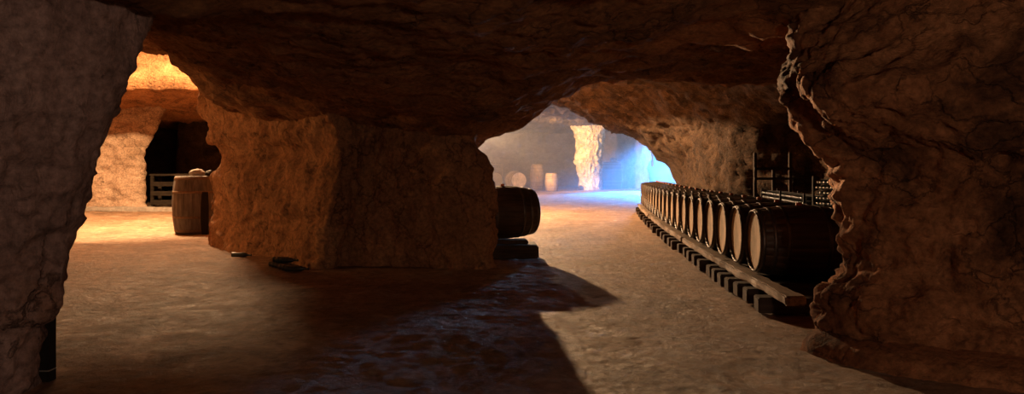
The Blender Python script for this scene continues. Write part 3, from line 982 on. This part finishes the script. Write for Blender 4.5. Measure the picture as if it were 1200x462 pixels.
# two planks carry a few bottles on the far wall
sh = empty('wall_shelf', 'narrow plank shelf with bottles at the hazy far left of the back room', 'shelf', (PX(581, 50), 50.5, 0))
for z in (1.40, 1.66):
    v, f = box_arrays(0.95, 0.3, 0.03, (0, 0, z), bevel=0.004)
    mesh_obj('plank', v, f, M['stave_pale_x'], sh, smooth=False)
for sx in (-0.45, 0.45):
    v, f = box_arrays(0.05, 0.28, 1.385 + 0.26, (sx, 0, (1.385 + 0.26) / 2), bevel=0.004)
    mesh_obj('post', v, f, M['stave_pale_x'], sh, smooth=False)
for r, z in ((0, 1.417), (1, 1.677)):
    for k in range(4):
        put_bottle((PX(581, 50) - 0.27 + 0.18 * k, 50.36, z), PI / 2, 'dark wine bottle lying on the plank shelf in the far left of the back room', 'bottles on the far shelf')
# pale narrow strip hanging by the daylight door
zt = PZ(176, 41)
rv, rf = [], []
for k in range(13):
    t = k / 12
    w = 0.10 * (1 - 0.45 * t) + 0.015 * math.sin(9 * t)
    for j in range(5):
        s = j / 4 - 0.5
        rv.append((2 * w * s + 0.05 * t + .02 * math.sin(5 * t), 0.04 * math.sin(7 * s + 3 * t), -t * 0.95))
for k in range(12):
    for j in range(4):
        a_ = k * 5 + j
        rf.append([a_, a_ + 1, a_ + 6, a_ + 5])
o = mesh_obj('hanging_strip', np.array(rv), rf, M['hung_strip'])
md = o.modifiers.new('thick', 'SOLIDIFY')
md.thickness = 0.02
o.location = (PX(764, 41), 41, zt)
tag(o, 'pale narrow strip hanging from the roof against the blue daylight', 'hung_strip')


# ================================================================== LIGHT
def lamp(name, kind, loc, energy, color, **kw):
    l = bpy.data.lights.new(name, kind)
    l.energy = energy
    l.color = color
    for k, v in kw.items():
        setattr(l, k, v)
    o = bpy.data.objects.new(name, l)
    o.location = loc
    COL.objects.link(o)
    return o


def aim(o, tgt):
    o.rotation_euler = (Vector(tgt) - o.location).to_track_quat('-Z', 'Y').to_euler()


WARM = (1.0, 0.60, 0.30)
o = lamp('lamp_main', 'SPOT', (-1.78, 21, 3.75), 7000, WARM, shadow_soft_size=0.10, spot_size=math.radians(162), spot_blend=0.05)
o.rotation_euler = (0, 0, 0)
o = lamp('lamp_back', 'SPOT', (-2.0, 36, 3.2), 24000, (1.0, 0.62, 0.30), shadow_soft_size=0.15, spot_size=math.radians(42), spot_blend=0.8)
aim(o, (6.4, 46.0, 1.8))
lamp('lamp_back_bulb', 'POINT', (-2.4, 37, 3.3), 3000, (1.0, 0.62, 0.40), shadow_soft_size=0.15)
o = lamp('lamp_left', 'SPOT', (-8.3, 16.3, 5.0), 5600, (1.0, 0.60, 0.28), shadow_soft_size=0.12, spot_size=math.radians(124), spot_blend=0.3)
aim(o, (-9.3, 18.3, 0))
lamp('lamp_left_bulb', 'POINT', (-8.2, 17.0, 6.0), 2900, (1.0, 0.60, 0.30), shadow_soft_size=0.5)
o = lamp('fill_side', 'SPOT', (-7.6, 9.3, 1.9), 170, (1.0, 0.48, 0.18), shadow_soft_size=0.2, spot_size=math.radians(70), spot_blend=0.6)  # added unseen fill that brightens the left face of the central mass
aim(o, (-4.0, 10.9, 1.5))
o = lamp('daylight', 'AREA', (10.0, 45.0, 1.35), 340, (0.45, 0.68, 1.0), shape='RECTANGLE', size=2.0, size_y=2.5, spread=math.radians(50))
aim(o, (3.6, 22, 0.6))
o = lamp('daylight_shaft', 'SPOT', (9.9, 46.6, 3.6), 85000, (0.03, 0.30, 1.0), shadow_soft_size=0.4, spot_size=math.radians(48), spot_blend=0.6)
aim(o, (7.5, 41.0, 0.0))
o = lamp('fill_arch_edge', 'SPOT', (0.1, 13.0, 2.15), 7000, WARM, shadow_soft_size=0.04, spot_size=math.radians(12), spot_blend=0.5)  # added unseen spot, only to light the edge of the right rock
aim(o, (2.12, 5.2, 1.6))
lamp('fill_behind_camera', 'POINT', (1.6, -1.4, 1.5), 180, (1.0, 0.68, 0.49), shadow_soft_size=0.2)  # added unseen fill from behind the camera

w = bpy.data.worlds.new('world')
S.world = w
w.use_nodes = True
w.node_tree.nodes['Background'].inputs[0].default_value = (0.4, 0.6, 1.0, 1)
w.node_tree.nodes['Background'].inputs[1].default_value = 0.02

# ================================================================== CAMERA
cam = bpy.data.cameras.new('camera')
cam.sensor_width = 36
cam.lens = F / 1200 * 36
cam.shift_y = -(231 - HY) / 1200
cam.clip_end = 200
co = bpy.data.objects.new('camera', cam)
co.location = (0, 0, CH)
co.rotation_euler = (PI / 2, 0, 0)
COL.objects.link(co)
S.camera = co

S.view_settings.view_transform = 'Standard'
S.view_settings.look = 'None'
S.view_settings.exposure = 0.0
S.view_settings.gamma = 1.0
S.view_settings.use_curve_mapping = False
S.cycles.use_denoising = True
S.cycles.max_bounces = 8
S.cycles.diffuse_bounces = 5
S.cycles.volume_bounces = 1
S.cycles.sample_clamp_indirect = 6.0
S.cycles.caustics_reflective = False
S.cycles.caustics_refractive = False
